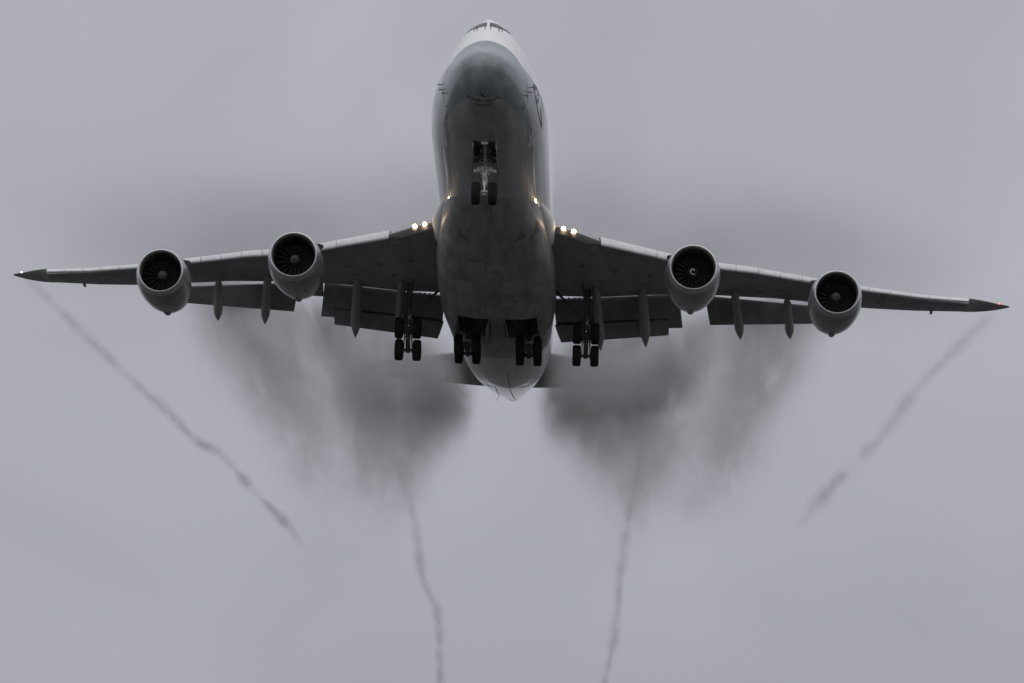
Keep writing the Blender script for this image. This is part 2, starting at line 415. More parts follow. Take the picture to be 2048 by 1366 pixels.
# brush emblem and stroke outlines on the port flank of the nose
def decal_side(s, a, bq, name, m):
    q = MB()
    f = lambda p: surf_off(s*side_x(*p), p[0], p[1], .012)[0]
    A = []; B = []
    for u, w in zip(a, bq): A.append(f(u)); B.append(f(w))
    q.loft([A, B], close=False, caps=(False, False)); return q.build(name, m, fus)
decal_side(1, [(4.55, .02), (4.75, -.15), (5.1, -.35), (5.4, -.48), (5.7, -.58)], [(4.75, .25), (5.2, .38), (5.7, .36), (6.0, .1), (6.05, -.3)], 'brush_emblem', M['emblem'])
def bez(p, n=16): return [tuple((1-t)**2*p[0][i]+2*t*(1-t)*p[1][i]+t*t*p[2][i] for i in (0, 1)) for t in [k/n for k in range(n+1)]]
def stroke(p, w, s=1):
    b_ = bez(p); up = []
    for i, (y, z) in enumerate(b_):
        t = i/(len(b_)-1); h = w*math.sin(PI*min(1, .08+t*.9))+.012
        up.append((y, z+h))
    decal_side(s, b_, up, 'brush_emblem', M['emblem'])
stroke([(5.6, -.6), (6.6, -.92), (8.5, -.98)], .09)
stroke([(6.2, .22), (8.2, .2), (8.7, -.9)], .06)
stroke([(6.6, -.35), (7.3, -.75), (8.6, -.95)], .12)
stroke([(6.9, .0), (7.4, -.2), (7.8, -.75)], .07)
stroke([(9.0, .0), (14, .14), (21.0, .16)], .03)
stroke([(9.0, -.9), (14, -.3), (21.0, -.1)], .03, -1)

# belly fairing: wide flat-bottomed tub under the wing root
FAIR = [(11.5, 1.5, -3.12, -2.3, 2), (14.5, 2.0, -3.30, -2.2, 2.1), (17.5, 2.5, -3.50, -1.9, 2.2), (20, 2.85, -3.70, -1.6, 2.4), (22.5, 3.1, -3.86, -1.3, 2.6), (25, 3.35, -3.98, -1.0, 2.9), (28, 3.55, -4.07, -.8, 3.2),
        (32, 3.6, -4.12, -.7, 3.4), (36, 3.58, -4.10, -.7, 3.3), (39, 3.45, -4.0, -.8, 3.0), (42, 3.3, -3.78, -.9, 2.7), (44.3, 3.2, -3.55, -1.2, 2.4), (46.3, 2.9, -3.15, -1.5, 2.2)]
fy_, *fc = zip(*FAIR); ff = [_pchip(list(fy_), list(c)) for c in fc]
q = MB(); rr = []
for i in range(50):
    y = 11.5+(46.3-11.5)*i/49; w, zb, zt, p = [f(y) for f in ff]; zc = -1.9
    ring = []
    for k in range(64):
        a = 2*PI*k/64; c, s_ = math.cos(a), math.sin(a); h = (zt-zc) if s_ >= 0 else (zc-zb)
        if y > 45: h = max(.2, h)
        ring.append((w*math.copysign(abs(c)**(2/p), c), y, zc+h*math.copysign(abs(s_)**(2/p), s_)))
    rr.append(ring)
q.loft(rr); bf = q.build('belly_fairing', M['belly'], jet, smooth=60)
cut(bf, [((.42, 34.3, -5.4), (2.45, 38.5, -2.85)), ((-2.45, 34.3, -5.4), (-.42, 38.5, -2.85))])
def fair_z(x, y):
    w, zb, zt, p = [f(y) for f in ff]
    return -1.9-(-1.9-zb)*max(0, 1-abs(x/w)**p)**(1/p)
def belly_patch(poly, name, m, off=.01):
    q = MB(); q.add([(x, y, 0) for x, y in poly], [tuple(range(len(poly)))]); me = q.mesh(name, m, 0)
    bm = bmesh.new(); bm.from_mesh(me); bmesh.ops.triangulate(bm, faces=bm.faces)
    for _ in range(3): bmesh.ops.subdivide_edges(bm, edges=[e for e in bm.edges if e.calc_length() > .2], cuts=1, use_grid_fill=True)
    bmesh.ops.triangulate(bm, faces=bm.faces)
    for v in bm.verts: v.co.z = fair_z(v.co.x, v.co.y)-off
    bm.to_mesh(me); bm.free(); return link(name, me, bf)
# flush air intakes: flat darker triangles, dark strip painted as the lip's shadow gap
for x, s in ((-1.78, -1), (1.80, 1), (2.6, 1)):
    y = 20.2+(abs(x)-1.8)*.5
    belly_patch([(x+.02*s, y-1.35), (x-.30*s, y), (x+.14*s, y-.12)], 'air_intake', M['flap'], .015)
    belly_patch([(x+s*.16, y-.16), (x+s*.16, y-.08), (x-s*.46, y+.08), (x-s*.46, y)], 'intake_lip_shade', M['ink'], .03)
belly_patch([(-2.28, 18.2), (-2.2, 18.0), (-2.12, 18.4), (-2.2, 18.6)], 'drain_port', M['dark'])
belly_patch([(.0, 24.8), (.34, 24.8), (.34, 25.3), (.0, 25.3)], 'service_port', M['dark'])
belly_patch([(.08, 28.5), (.2, 28.4), (.3, 28.6), (.2, 28.9)], 'service_port', M['dark'])
for s in (-1, 1):
    for x in (.62, 2.35): belly_patch([(s*x, 31.6), (s*(x+.035), 31.6), (s*(x+.035), 34.2), (s*x, 34.2)], 'door_seam', M['seam'])
    belly_patch([(s*.62, 33.2), (s*2.4, 33.2), (s*2.4, 33.24), (s*.62, 33.24)], 'door_seam', M['seam'])
    for x in (1.0, 1.9): belly_patch([(s*x, 22.5), (s*(x+.025), 22.5), (s*(x+.025), 31), (s*x, 31)], 'panel_seam', M['seam'], .006)
for y in (23.5, 26.5, 29.5): belly_patch([(-2.4, y), (2.4, y), (2.4, y+.03), (-2.4, y+.03)], 'panel_seam', M['seam'], .006)
rp = random.Random(5)
for (x0, x1, y0, y1) in ((-1.5, -.5, 23.6, 25.2), (.5, 1.4, 26.6, 29.0), (-.45, .45, 29.7, 31.2), (-2.3, -1.3, 27.0, 29.2), (1.5, 2.3, 23.7, 26.2), (-1.2, -.75, 30.0, 31.0), (1.0, 1.35, 30.2, 31.2), (-.3, -.05, 21.6, 22.2), (2.45, 2.8, 28, 29.4), (-.9, -.3, 31.8, 32.6), (.35, .9, 31.7, 32.3), (-2.7, -2.4, 24.5, 26)):
    belly_patch([(x0, y0), (x1, y0), (x1, y1), (x0, y1)], 'access_panel', M[rp.choice(('patch_a', 'patch_b'))], .007)
for (x, y) in ((-.9, 20.5), (.75, 22.0), (1.3, 25.0), (-1.7, 26.0), (.2, 32.7), (-.4, 27.2)):
    q = MB(); z = fair_z(x, y); q.tube((x, y, z+.02), (x, y+.1, z-.10), .05, .03, 8); q.build('drain_mast', M['flap'], bf)
for (x, y, L) in ((0, 10.9, .5), (0, 12.8, .42), (.25, 15.2, .3)):
    q = MB(); z = bottom_z(x, y); q.loft([[(x-.03, y, z+.02), (x+.03, y, z+.02), (x+.03, y+L, z+.02), (x-.03, y+L, z+.02)], [(x-.012, y+.18, z-.26), (x+.012, y+.18, z-.26), (x+.012, y+L*.9, z-.26), (x-.012, y+L*.9, z-.26)]]); q.build('blade_antenna', M['belly'], fus, smooth=0)
# wing root fillet: the pale shoulder in front of the leading edge
for s in (-1, 1):
    q = MB(); rr = []
    for i in range(25):
        t = i/24; y = 17.6+10.4*t; u = min(1, t/.56); k = (u*u*(3-2*u)*.93+.05)*(1 if t < .7 else max(.05, math.cos((t-.7)/.3*PI/2)))
        rr.append([(s*(2.62+1.02*k*math.cos(a)), y, -1.55-.1*t+.82*k*math.sin(a)) for a in [2*PI*j/28 for j in range(28)]])
    q.loft(rr); q.build('wing_root_fillet', M['fillet'], jet, smooth=60)

# ---------------------------------------------------------------- wings
def y_s(x): return 22.9+.91*(x-3.25)
z_s = pl([2.0, 3.5, 6.3, 9.4, 10.6, 13.7, 15.5, 19.6, 23.1, 27, 30.35], [-1.2, -1.2, -1.33, -1.08, -1.0, -.56, -.2, .39, .92, 1.62, 2.38])
y_t = pl([2, 3.3, 9.2, 12.5, 15.3, 18, 19.8, 23.5, 27, 31.25], [36.3, 36.7, 38.8, 40.0, 41.8, 43.5, 44.7, 47.0, 49.25, 52.0])
z_t = pl([2, 3.3, 6.4, 9.2, 11.6, 12.5, 15.3, 18, 19.8, 23.5, 27, 31.25], [-1.9, -1.75, -1.38, -.82, -.45, -.30, .18, .65, .86, 1.27, 1.9, 2.8])
def dlt(x): return .56-(x-6)/24*.29
def nac(c): return 5*(.2969*math.sqrt(c)-.126*c-.3516*c*c+.2843*c**3-.1015*c**4)
def section(yl, zl, yt, zt, x, th, n=14):
    up, lo = [], []
    for i in range(n+1):
        c = (1-math.cos(PI*i/n))/2; y = yl+(yt-yl)*c; z = zl+(zt-zl)*c
        up.append((x, y, z+th*1.15*nac(c))); lo.append((x, y, z-th*.85*nac(c)))
    return lo+up[-1:0:-1]
def make_wing(s):
    q = MB(); rr = []
    for x in (2.0, 2.6, 3.3, 4.2, 5.2, 6.2, 6.26, 8, 9.4, 11, 12.5, 14, 15.5, 17.5, 19.7, 21.5, 23.2, 25, 27, 29, 30.4):
        yl, zl = y_s(x), z_s(x)
        if x > 6.25: yl += .42; zl -= .26
        else: zl -= .34
        th = .95 if x < 6 else .95-.68*(x-6)/24.4
        rr.append(section(yl, zl, y_t(x), z_t(x), x, th))
    # raked tip
    for x, yl, zl, yt, zt, th in ((30.5, 47.75, 2.38, 51.5, 2.62, .24), (31.4, 49.65, 2.88, 52.5, 2.95, .2), (32.1, 51.1, 3.24, 53.3, 3.26, .16), (32.7, 52.4, 3.55, 54.05, 3.56, .12), (33.5, 54.0, 3.95, 54.95, 3.98, .07), (33.95, 54.95, 4.17, 55.4, 4.22, .025)):
        rr.append(section(yl, zl, yt, zt, x, th))
    rr = [[(s*p[0], p[1], p[2]) for p in r] for r in rr]
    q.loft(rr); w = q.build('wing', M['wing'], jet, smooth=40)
    # bare leading edge inboard of the slats
    q = MB(); rr = []
    for k in range(8):
        x = 3.2+(6.22-3.2)*k/7; yl, zl = y_s(x), z_s(x)-.34; sec = section(yl, zl, y_t(x), z_t(x), x, .95)
        mid = Vector((0, yl+1.2, zl)); rr.append([(s*x, *( (lambda v: (v.y, v.z))(Vector((0, p[1], p[2]))+(Vector((0, p[1], p[2]))-mid).normalized()*.012))) for p in sec[2::-1]+sec[:-4:-1]])
    q.loft(rr, close=False, caps=(False, False)); q.build('leading_edge_skin', M['lead'], w, smooth=60)
    # leading edge slats in segments
    jx = [6.28, 9.68, 12.2, 14.6, 16.04, 17.48, 18.88, 20.35, 21.9, 23.4, 24.83, 26.25, 27.57, 28.99, 30.35]
    for a, c in zip(jx, jx[1:]):
        q = MB(); rr = []
        for k in range(5):
            x = a+.02+(c-a-.04)*k/4; d = dlt(x); Y, Z = y_s(x), z_s(x)
            pr = [(.36, .03), (.26, .015), (.16, -.06*d), (.10, -.22*d), (.05, -.45*d), (.01, -.68*d), (.0, -.84*d), (.05, -.95*d), (.14, -1.0*d), (.24, -.97*d), (.24, -.6*d), (.30, -.2*d)]
            rr.append([(s*x, Y+p, Z+z) for p, z in pr])
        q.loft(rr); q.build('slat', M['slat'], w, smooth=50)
    # solid dark wedge painted as the cavity's shade where the inner flap panel ends
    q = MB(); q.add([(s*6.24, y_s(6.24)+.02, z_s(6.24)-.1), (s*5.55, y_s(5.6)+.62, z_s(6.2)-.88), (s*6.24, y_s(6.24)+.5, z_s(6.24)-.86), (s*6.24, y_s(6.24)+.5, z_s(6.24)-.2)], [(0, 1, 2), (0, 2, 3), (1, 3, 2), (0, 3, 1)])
    q.build('slat_end_shade', M['gear_dark'], w, smooth=0)
    # trailing edge flaps
    def panel(name, li, lo, ti, to, th, n=10, m='flap'):
        li, lo, ti, to = map(Vector, (li, lo, ti, to)); q = MB(); rr = []
        for k in range(7):
            t = k/6; L = li.lerp(lo, t); T = ti.lerp(to, t); ch = T-L
            nrm = Vector((0, -ch.z, ch.y)).normalized(); nrm = -nrm if nrm.z < 0 else nrm
            up, dn = [], []
            for i in range(n+1):
                c = (1-math.cos(PI*i/n))/2; p = L+ch*c
                up.append(p+nrm*th*1.25*nac(c)); dn.append(p-nrm*th*.35*nac(c)+Vector((0, 0, -.12*th*math.sin(PI*c))))
            rr.append([(s*v.x, v.y, v.z) for v in dn+up[-1:0:-1]])
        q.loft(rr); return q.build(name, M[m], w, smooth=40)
    panel('inboard_flap', (3.42, 36.95, -1.92), (11.22, 39.75, -.43), (3.62, 39.7, -3.05), (11.62, 43.0, -1.68), .62)
    panel('inboard_flap_vane', (3.5, 39.0, -2.95), (10.72, 41.75, -1.45), (3.92, 40.55, -3.64), (10.74, 43.14, -2.16), .28)
    panel('outboard_flap', (12.95, 40.65, -.20), (21.35, 46.05, .88), (13.36, 42.75, -1.5), (21.35, 47.85, .40), .42)
    panel('inboard_aileron', (11.3, 39.3, -.50), (12.85, 40.2, -.27), (11.36, 41.1, -.92), (12.85, 42.0, -.62), .3)
    # flap track fairings, kinked down with the flaps
    for hx, hy, hz, tx, ty, tz, W in ((6.0, 34.4, -1.75, 6.43, 41.5, -3.96, .62), (8.84, 36.0, -1.0, 9.3, 42.5, -3.34, .66), (14.67, 38.0, -.62, 15.43, 45.0, -1.88, .60), (18.14, 41.0, -.15, 18.73, 47.0, -1.15, .58)):
        q = MB(); rr = []; h, t_ = Vector((hx, hy, hz)), Vector((tx, ty, tz))
        mid = h.lerp(t_, .5)+Vector((0, 0, .22))
        for i in range(23):
            t = i/22; p = h*(1-t)**2+mid*2*t*(1-t)+t_*t*t
            k = min(1, (t/.16))**.5*(.82+.22*t/.75) if t < .75 else (1.04)*max(0, (1-((t-.75)/.25)**1.45))
            k = max(k, .015); rr.append([(s*(p.x+W/2*k*math.cos(a)), p.y, p.z+.12+.42*k*math.sin(a)*(1 if math.sin(a) < 0 else .6)) for a in [2*PI*j/20 for j in range(20)]])
        q.loft(rr); q.build('flap_track_fairing', M['fairing'], w, smooth=60)
    # slot brackets, actuator nubs at the trailing edge
    for x in (7.0, 7.45, 8.0, 8.35, 4.7, 5.0, 4.35):
        q = MB(); q.box((s*x, y_t(x)+.12, z_t(x)-.13), (.10, .3, .10)); q.build('slot_bracket', M['dark'], w, smooth=0)
    q = MB(); q.box((s*28.15, y_t(28.15)-.1, z_t(28.15)-.12), (.16, .5, .14)); q.build('aileron_hinge', M['fairing'], w, smooth=0)
    # chordwise panel seams under the wing tip
    for x in (24.5, 26.9, 29.0):
        q = MB(); L = []; Rr = []
        for i in range(2, 12):
            sec = section(y_s(x)+.42, z_s(x)-.26, y_t(x), z_t(x), x, .95-.68*(x-6)/24.4)[i]
            L.append((s*sec[0], sec[1], sec[2]-.012)); Rr.append((s*(sec[0]+.03), sec[1], sec[2]-.012))
        q.loft([L, Rr], close=False, caps=(False, False)); q.build('panel_seam', M['seam'], w)
    for x, c in ((5.2, .38), (7.2, .38), (9.3, .38), (11.4, .40), (13.6, .40), (15.6, .40), (17.6, .40), (19.6, .40), (22.4, .42), (24.2, .42), (26, .42), (6.4, .62), (9.0, .62), (13.0, .62), (16.4, .62), (23.2, .62)):
        th = .95 if x < 6 else .95-.68*(x-6)/24.4; A_ = section(y_s(x)+(.42 if x > 6.25 else 0), z_s(x)-(.26 if x > 6.25 else .34), y_t(x), z_t(x), x, th, 60)
        zl = pl([v[1] for v in A_[:61]], [v[2] for v in A_[:61]]); B_ = section(y_s(x+.5)+.42, z_s(x+.5)-.26, y_t(x+.5), z_t(x+.5), x+.5, th-.014, 60); zm = pl([v[1] for v in B_[:61]], [v[2] for v in B_[:61]])
        y0 = y_s(x)+.42+(y_t(x)-y_s(x)-.42)*c; q = MB(); n = 20
        vs = [(s*(x+.22*math.cos(2*PI*k/n)), y0+.36*math.sin(2*PI*k/n)) for k in range(n)]
        q.add([(px, py, zl(py)+(zm(py)-zl(py))*(abs(px)-x)/.5-.012) for px, py in vs], [tuple(range(n))]); q.build('access_panel', M['flap'], w, smooth=0)
    for (a_, b_) in (((3.6, 38.86, -2.88), (10.7, 41.5, -1.46)),):  # dark strip painting the shade in the groove ahead of the vane
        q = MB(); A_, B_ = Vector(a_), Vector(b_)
        q.loft([[(s*P_.x, P_.y+dy, P_.z+dz) for dy, dz in ((0, 0), (.06, -.11), (.16, -.11), (.16, .0))] for P_ in (A_, B_)]); q.build('flap_slot_shade', M['ink'], w, smooth=0)
    # landing lamps in the root leading edge: lit lens, bezel made to glow as its warm fringe
    for x, z in ((4.08, -1.66), (4.68, -1.63)):
        q = MB(); q.lathe([(-.02, .15), (-.05, .165), (-.07, .12), (.25, .12), (.25, .165)], 24, o=(s*x, y_s(x)-.10, z), close=True); q.build('lamp_glow_ring', M['lamp_glow'], w)
        q = MB(); q.lathe([(-.06, .001), (-.055, .07), (-.03, .115), (.05, .115)], 24, o=(s*x, y_s(x)-.10, z)); q.build('landing_light', M['lamp'], w)
    q = MB(); q.lathe([(-.06, .005), (-.04, .035), (0, .05), (.1, .04)], 14, o=(s*33.02, 52.98, 3.74)); q.build('navigation_light', M['navred' if s > 0 else 'navwhite'], w)
    return w
wl, wr = make_wing(-1), make_wing(1)

# ---------------------------------------------------------------- tail
for s in (-1, 1):
    q = MB(); rr = []
    for x, yl, yt, z, th in ((1.0, 62.2, 71.5, 1.95, .85), (2.2, 63.4, 72.0, 2.12, .8), (6, 67.0, 73.2, 2.65, .55), (10.6, 71.3, 74.6, 3.3, .3), (11.1, 72.4, 74.9, 3.36, .12)):
        rr.append([(s*p[0], p[1], p[2]) for p in section(yl, z+.12, yt, z, x, th)])
    q.loft(rr); t_ = q.build('tailplane', M['wing'], jet, smooth=40)
q = MB(); rr = []
for z, yl, yt, th in ((2.4, 57.5, 71.5, 1.3), (5.5, 61.3, 72.7, 1.0), (9.5, 66.0, 74.2, .75), (13.6, 71.0, 75.8, .45), (13.9, 71.7, 75.9, .3)):
    rr.append([(p[2], p[1], z) for p in section(yl, 0, yt, 0, 0, th)])
q.loft(rr); q.build('tail_fin', M['emblem'], jet, smooth=40)

# ---------------------------------------------------------------- engines
def lathe_mesh(name, prof, m, n=56, close=False): return MB().lathe(prof, n, close=close).mesh(name, m, 40)
ME = {}
ME['cowl'] = lathe_mesh('engine', [(.44, 1.515), (.48, 1.53), (.6, 1.553), (1.0, 1.60), (1.5, 1.635), (2.2, 1.645), (3.0, 1.60), (3.8, 1.50), (4.5, 1.37), (5.0, 1.26), (5.0, 1.22), (4.2, 1.25), (3.0, 1.28), (1.32, 1.335), (.7, 1.30), (.44, 1.30)], M['nacelle'], 64, True)
ME['lip'] = lathe_mesh('inlet_lip', [(.34, 1.235), (.22, 1.243), (.11, 1.262), (.035, 1.292), (.0, 1.335), (.008, 1.365), (.04, 1.395), (.10, 1.425), (.18, 1.452), (.32, 1.494), (.46, 1.528)], M['lip'], 64)
ME['liner'] = lathe_mesh('inlet_liner', [(.33, 1.234), (.5, 1.236), (.9, 1.28), (1.3, 1.325)], M['liner'], 64)
for k in ('lip', 'liner'):
    bm = bmesh.new(); bm.from_mesh(ME[k]); bmesh.ops.delete(bm, geom=[f for f in bm.faces if len(f.verts) > 4], context='FACES'); bm.to_mesh(ME[k]); bm.free()
ME['disc'] = lathe_mesh('fan_disc', [(1.50, .3), (1.50, 1.31), (1.56, 1.31), (1.56, .3)], M['liner'], 40, True)
sp_prof = [(.58, .004), (.62, .05), (.75, .14), (.95, .26), (1.15, .36), (1.3, .41), (1.5, .42)]
ME['spin'] = lathe_mesh('spinner', sp_prof, M['spin_dark'], 32)
ME['tipcap'] = lathe_mesh('spinner_tip', [(.57, .004), (.612, .054), (.742, .145), (.93, .256)], M['spin_grey'], 32)
ME['core'] = lathe_mesh('core_cowl', [(4.2, 1.02), (5.0, .98), (5.8, .86), (6.5, .70), (6.5, .66), (5.8, .7), (4.4, .8)], M['hot'], 40, True)
ME['plug'] = lathe_mesh('exhaust_plug', [(5.6, .5), (6.5, .42), (7.2, .2), (7.6, .02)], M['hot'], 32)
q = MB(); rr = []
for i in range(7):
    r = .38+(1.318-.38)*i/6; be = rad(62-34*i/6); ch = .40+.22*math.sin(PI*min(1, .25+.6*i/6)); sw = .10*math.sin(PI*i/6)-.12*(i/6)**2
    pr = []
    for u, w in ((-.5, 0), (-.2, .018), (.2, .018), (.5, 0), (.2, -.012), (-.2, -.012)):
        t = u*ch*math.cos(be)+w*math.sin(be); ax = u*ch*math.sin(be)-w*math.cos(be)+1.36-sw; a = t/r
        pr.append((r*math.sin(a), ax, r*math.cos(a)))
    rr.append(pr)
q.loft(rr); ME['blade'] = q.mesh('fan_blade', M['blade'], 40)
def spiral_mesh(m):
    q = MB(); L = []; Rr = []
    rp = pl([p[1] for p in sp_prof], [p[0] for p in sp_prof])
    for i in range(40):
        t = i/39; a = rad(-10+t*330); r = .045+.155*t; w = .02+.012*math.sin(PI*t)
        for lst, dr in ((L, -w), (Rr, w)):
            rq = max(.01, r+dr); lst.append((rq*math.cos(a), rp(rq)-.02, rq*math.sin(a)))
    q.loft([L, Rr], close=False, caps=(False, False)); return q.mesh('spiral_mark', m, 60)
ME['spiral'] = spiral_mesh(M['spiral']); ME['spiral_dim'] = spiral_mesh(M['spiral_dim'])
# the drain fairing low at the back of the cowl
q = MB(); rr = []
for y, w, h in ((3.2, .05, .02), (3.6, .16, .10), (4.2, .22, .19), (4.8, .22, .23), (5.05, .17, .16)):
    r0 = pl([3, 3.8, 4.5, 5.0], [1.60, 1.50, 1.37, 1.26])(y)-.06
    rr.append([(w*math.cos(a), y, -r0-h*max(0, math.sin(a))*1.0+(.03 if math.sin(a) < 0 else 0)) for a in [2*PI*j/16 for j in range(16)]])
q.loft(rr); ME['drain'] = q.mesh('drain_fairing', M['fairing'], 50)
def make_engine(x, y, z, s, spun, ang, label=None):
    e = link('engine', ME['cowl'], jet, (x, y, z))
    for nm, k in (('inlet_lip', 'lip'), ('inlet_liner', 'liner'), ('fan_disc', 'disc'), ('spinner', 'spin'), ('core_cowl', 'core'), ('exhaust_plug', 'plug'), ('drain_fairing', 'drain')):
        link(nm, ME[k], e)
    if spun:
        link('spinner_tip', ME['tipcap'], e)
        o = link('spiral_mark', ME['spiral_dim'], e)  # grey tip and dim spiral stand for the blur of a turning hub
    else: o = link('spiral_mark', ME['spiral'], e)
    o.rotation_euler = (0, ang, 0)
    for k in range(18):
        bl = link('fan_blade', ME['blade'], e); bl.rotation_euler = (0, 2*PI*k/18+ang, 0)
    # strake on the inboard shoulder
    q = MB(); a = rad(40); d = Vector((-s*math.cos(a), 0, math.sin(a))); nn_ = Vector((math.sin(a), 0, s*math.cos(a)))*.03
    pts = [d*1.58+Vector((0, .9, 0)), d*1.98+Vector((0, 1.9, 0)), d*2.0+Vector((0, 2.35, 0)), d*1.58+Vector((0, 2.6, 0))]
    q.loft([[p-nn_ for p in pts], [p+nn_ for p in pts]]); q.build('nacelle_strake', M['fairing'], e, smooth=0)
    # cowl seams
    for yy, r in ((1.05, 1.605), (3.9, 1.484)):
        q = MB(); q.lathe([(yy, r+.004), (yy+.03, r+.004), (yy+.03, r-.01), (yy, r-.01)], 56, close=True); q.build('cowl_seam', M['seam'], e)
    q = MB(); q.box((.12, 1.75, -1.637), (.32, .30, .02)); q.box((-.62*s, 2.3, -1.52), (.3, .5, .02), Matrix.Rotation(-s*.4, 3, 'Y')); q.build('cowl_hatch', M['fairing'], e, smooth=0)
    # pylon up to the wing
    q = MB(); rr = []
    ax = abs(x); wy, wz = y_s(ax)-y, z_s(ax)-z
    for t in range(9):
        yy = 1.9+(7.2-1.9)*t/8; top = wz*min(1, .62+.38*t/5)+(.0 if t < 5 else .1); bot = 1.42 if t < 5 else 1.1+(t-5)*.25
        top = max(top, 1.75); hw = .07+.16*math.sin(PI*min(1, (t+.4)/8))
        rr.append([(-hw, yy, bot), (hw, yy, bot), (hw, yy, top-.15), (0, yy-.12, top), (-hw, yy, top-.15)])
    q.loft(rr); q.build('pylon', M['nacelle'], e, smooth=50)
    if label: e['label'] = label
    return e
make_engine(-11.77, 24.37, -3.5, -1, True, 1.9)
make_engine(11.77, 24.37, -3.5, 1, False, .2, 'engine whose spinner shows a crisp white spiral')
make_engine(-20.8, 33.15, -2.01, -1, True, 3.6)
make_engine(20.8, 33.15, -2.01, 1, True, .6)

# ---------------------------------------------------------------- landing gear
def tyre_mesh(R, w):
    h = w/2
    return MB().lathe([(-h*.62, R*.55), (-h*.92, R*.62), (-h, R*.78), (-h*.94, R*.90), (-h*.74, R*.97), (-h*.45, R), (-h*.43, R*.985), (-h*.38, R*.985), (-h*.36, R), (-h*.06, R), (-h*.05, R*.985), (h*.05, R*.985), (h*.06, R),
                       (h*.36, R), (h*.38, R*.985), (h*.43, R*.985), (h*.45, R), (h*.74, R*.97), (h*.94, R*.90), (h, R*.78), (h*.92, R*.62), (h*.62, R*.55)], 40, 'x', True).mesh('tyre', M['rubber'], 40)
def rim_mesh(R, w):
    h = w/2
    return MB().lathe([(-h*.7, .02), (-h*.75, R*.16), (-h*.45, R*.2), (-h*.4, R*.42), (-h*.78, R*.5), (-h*.78, R*.57), (h*.78, R*.57), (h*.78, R*.5), (h*.4, R*.42), (h*.45, R*.2), (h*.75, R*.16), (h*.7, .02)], 32, 'x').mesh('rim', M['rim'], 40)
TM, RM = tyre_mesh(.66, .52), rim_mesh(.66, .52)
TN, RN = tyre_mesh(.622, .48), rim_mesh(.622, .48)

# nose gear
q = MB(); ax = Vector((0, 7.97, -4.94)); tp = Vector((0, 7.72, -2.3))
q.tube(ax.lerp(tp, .40), tp, .20, .23, 16).tube(ax.lerp(tp, .38), ax.lerp(tp, .46), .25, .25, 16).tube(ax.lerp(tp, .58), ax.lerp(tp, .66), .28, .28, 16)
q.tube((-.3, 7.74, -2.55), (.3, 7.74, -2.55), .12, .12, 12)
ng = q.build('nose_gear', M['gear'], jet)
q = MB(); q.tube(ax, ax.lerp(tp, .45), .135, .135, 16); q.build('piston', M['chrome'], ng)
q = MB(); q.tube(ax+Vector((-.62, 0, 0)), ax+Vector((.62, 0, 0)), .085, .085, 12).tube(ax+Vector((0, 0, -.12)), ax+Vector((0, 0, .22)), .15, .13, 12).box((0, 7.82, -4.86), (.34, .1, .14)); q.build('axle', M['gear'], ng)
for s in (-1, 1):
    o = link('tyre', TN, ng, (s*.46, ax.y, ax.z)); link('rim', RN, ng, (s*.46, ax.y, ax.z))
    # steering cylinders, arms and lamps on the collar
    q = MB(); q.tube((s*.16, 7.6, -3.72), (s*.52, 7.55, -3.80), .12, .10, 10).tube((s*.2, 7.62, -3.62), (s*.42, 7.6, -3.60), .075, .07, 8).tube((s*.5, 7.5, -3.84), (s*.6, 7.5, -3.78), .10, .09, 10); q.build('steering_cylinder', M['gear'], ng)
    q = MB(); q.lathe([(-.06, .10), (-.06, .12), (.12, .09), (.14, .02)], 18, o=(s*.2, 7.42, -3.28), close=False); q.build('lamp_housing', M['gear'], ng)
    q = MB(); q.lathe([(-.07, .002), (-.065, .085), (-.055, .09)], 18, o=(s*.2, 7.42, -3.28)); q.build('taxi_light', M['glass'], ng)
    # long thin doors along the bay
    q = MB(); q.loft([[(s*.60, 5.3, -2.80), (s*.63, 5.3, -2.80), (s*.66, 5.4, -3.35), (s*.63, 5.4, -3.35)], [(s*.60, 7.3, -3.02), (s*.63, 7.3, -3.02), (s*.70, 7.2, -3.75), (s*.67, 7.2, -3.75)]]); q.build('gear_door', M['belly'], ng, smooth=0)
    q = MB(); q.loft([[(s*.60, 7.34, -3.04), (s*.63, 7.34, -3.04), (s*.74, 7.36, -3.62), (s*.71, 7.36, -3.62)], [(s*.60, 8.2, -3.14), (s*.63, 8.2, -3.14), (s*.74, 8.15, -3.7), (s*.71, 8.15, -3.7)]]); q.build('gear_door', M['belly'], ng, smooth=0)
    q = MB(); q.tube((s*.60, 5.5, -2.95), (s*.64, 5.5, -3.2), .03, .03, 8).tube((s*.2, 7.6, -2.9), (s*.66, 7.0, -3.3), .025, .025, 8); q.build('door_rod', M['gear'], ng)
# torque links: tapered drilled plate, then lower fork
q = MB()
q.loft([[(-.23, 7.44, -3.55), (.23, 7.44, -3.55), (.23, 7.52, -3.55), (-.23, 7.52, -3.55)], [(-.08, 7.33, -4.18), (.08, 7.33, -4.18), (.08, 7.42, -4.18), (-.08, 7.42, -4.18)]])
for s in (-1, 1): q.tube((s*.05, 7.4, -4.18), (s*.12, 7.8, -4.66), .03, .035, 8)
q.tube((-.13, 7.42, -4.2), (.13, 7.42, -4.2), .05, .05, 10)
q.build('torque_link', M['gear'], ng)
for z, yy in ((-3.70, 7.41), (-3.88, 7.38)):
    q = MB(); q.tube((0, yy-.008, z), (0, yy+.03, z), .05, .05, 12); q.build('lightening_hole', M['dark'], ng)
q = MB(); q.tube((0, 7.62, -3.3), (0, 5.6, -2.62), .06, .06, 10).tube((-.05, 7.6, -3.45), (-.05, 6.3, -2.7), .03, .03, 8); q.build('drag_strut', M['gear'], ng)
q = MB(); q.box((0, 5.42, -2.93), (.36, .14, .2)); q.build('bay_beam', M['gear'], ng)
q = MB()
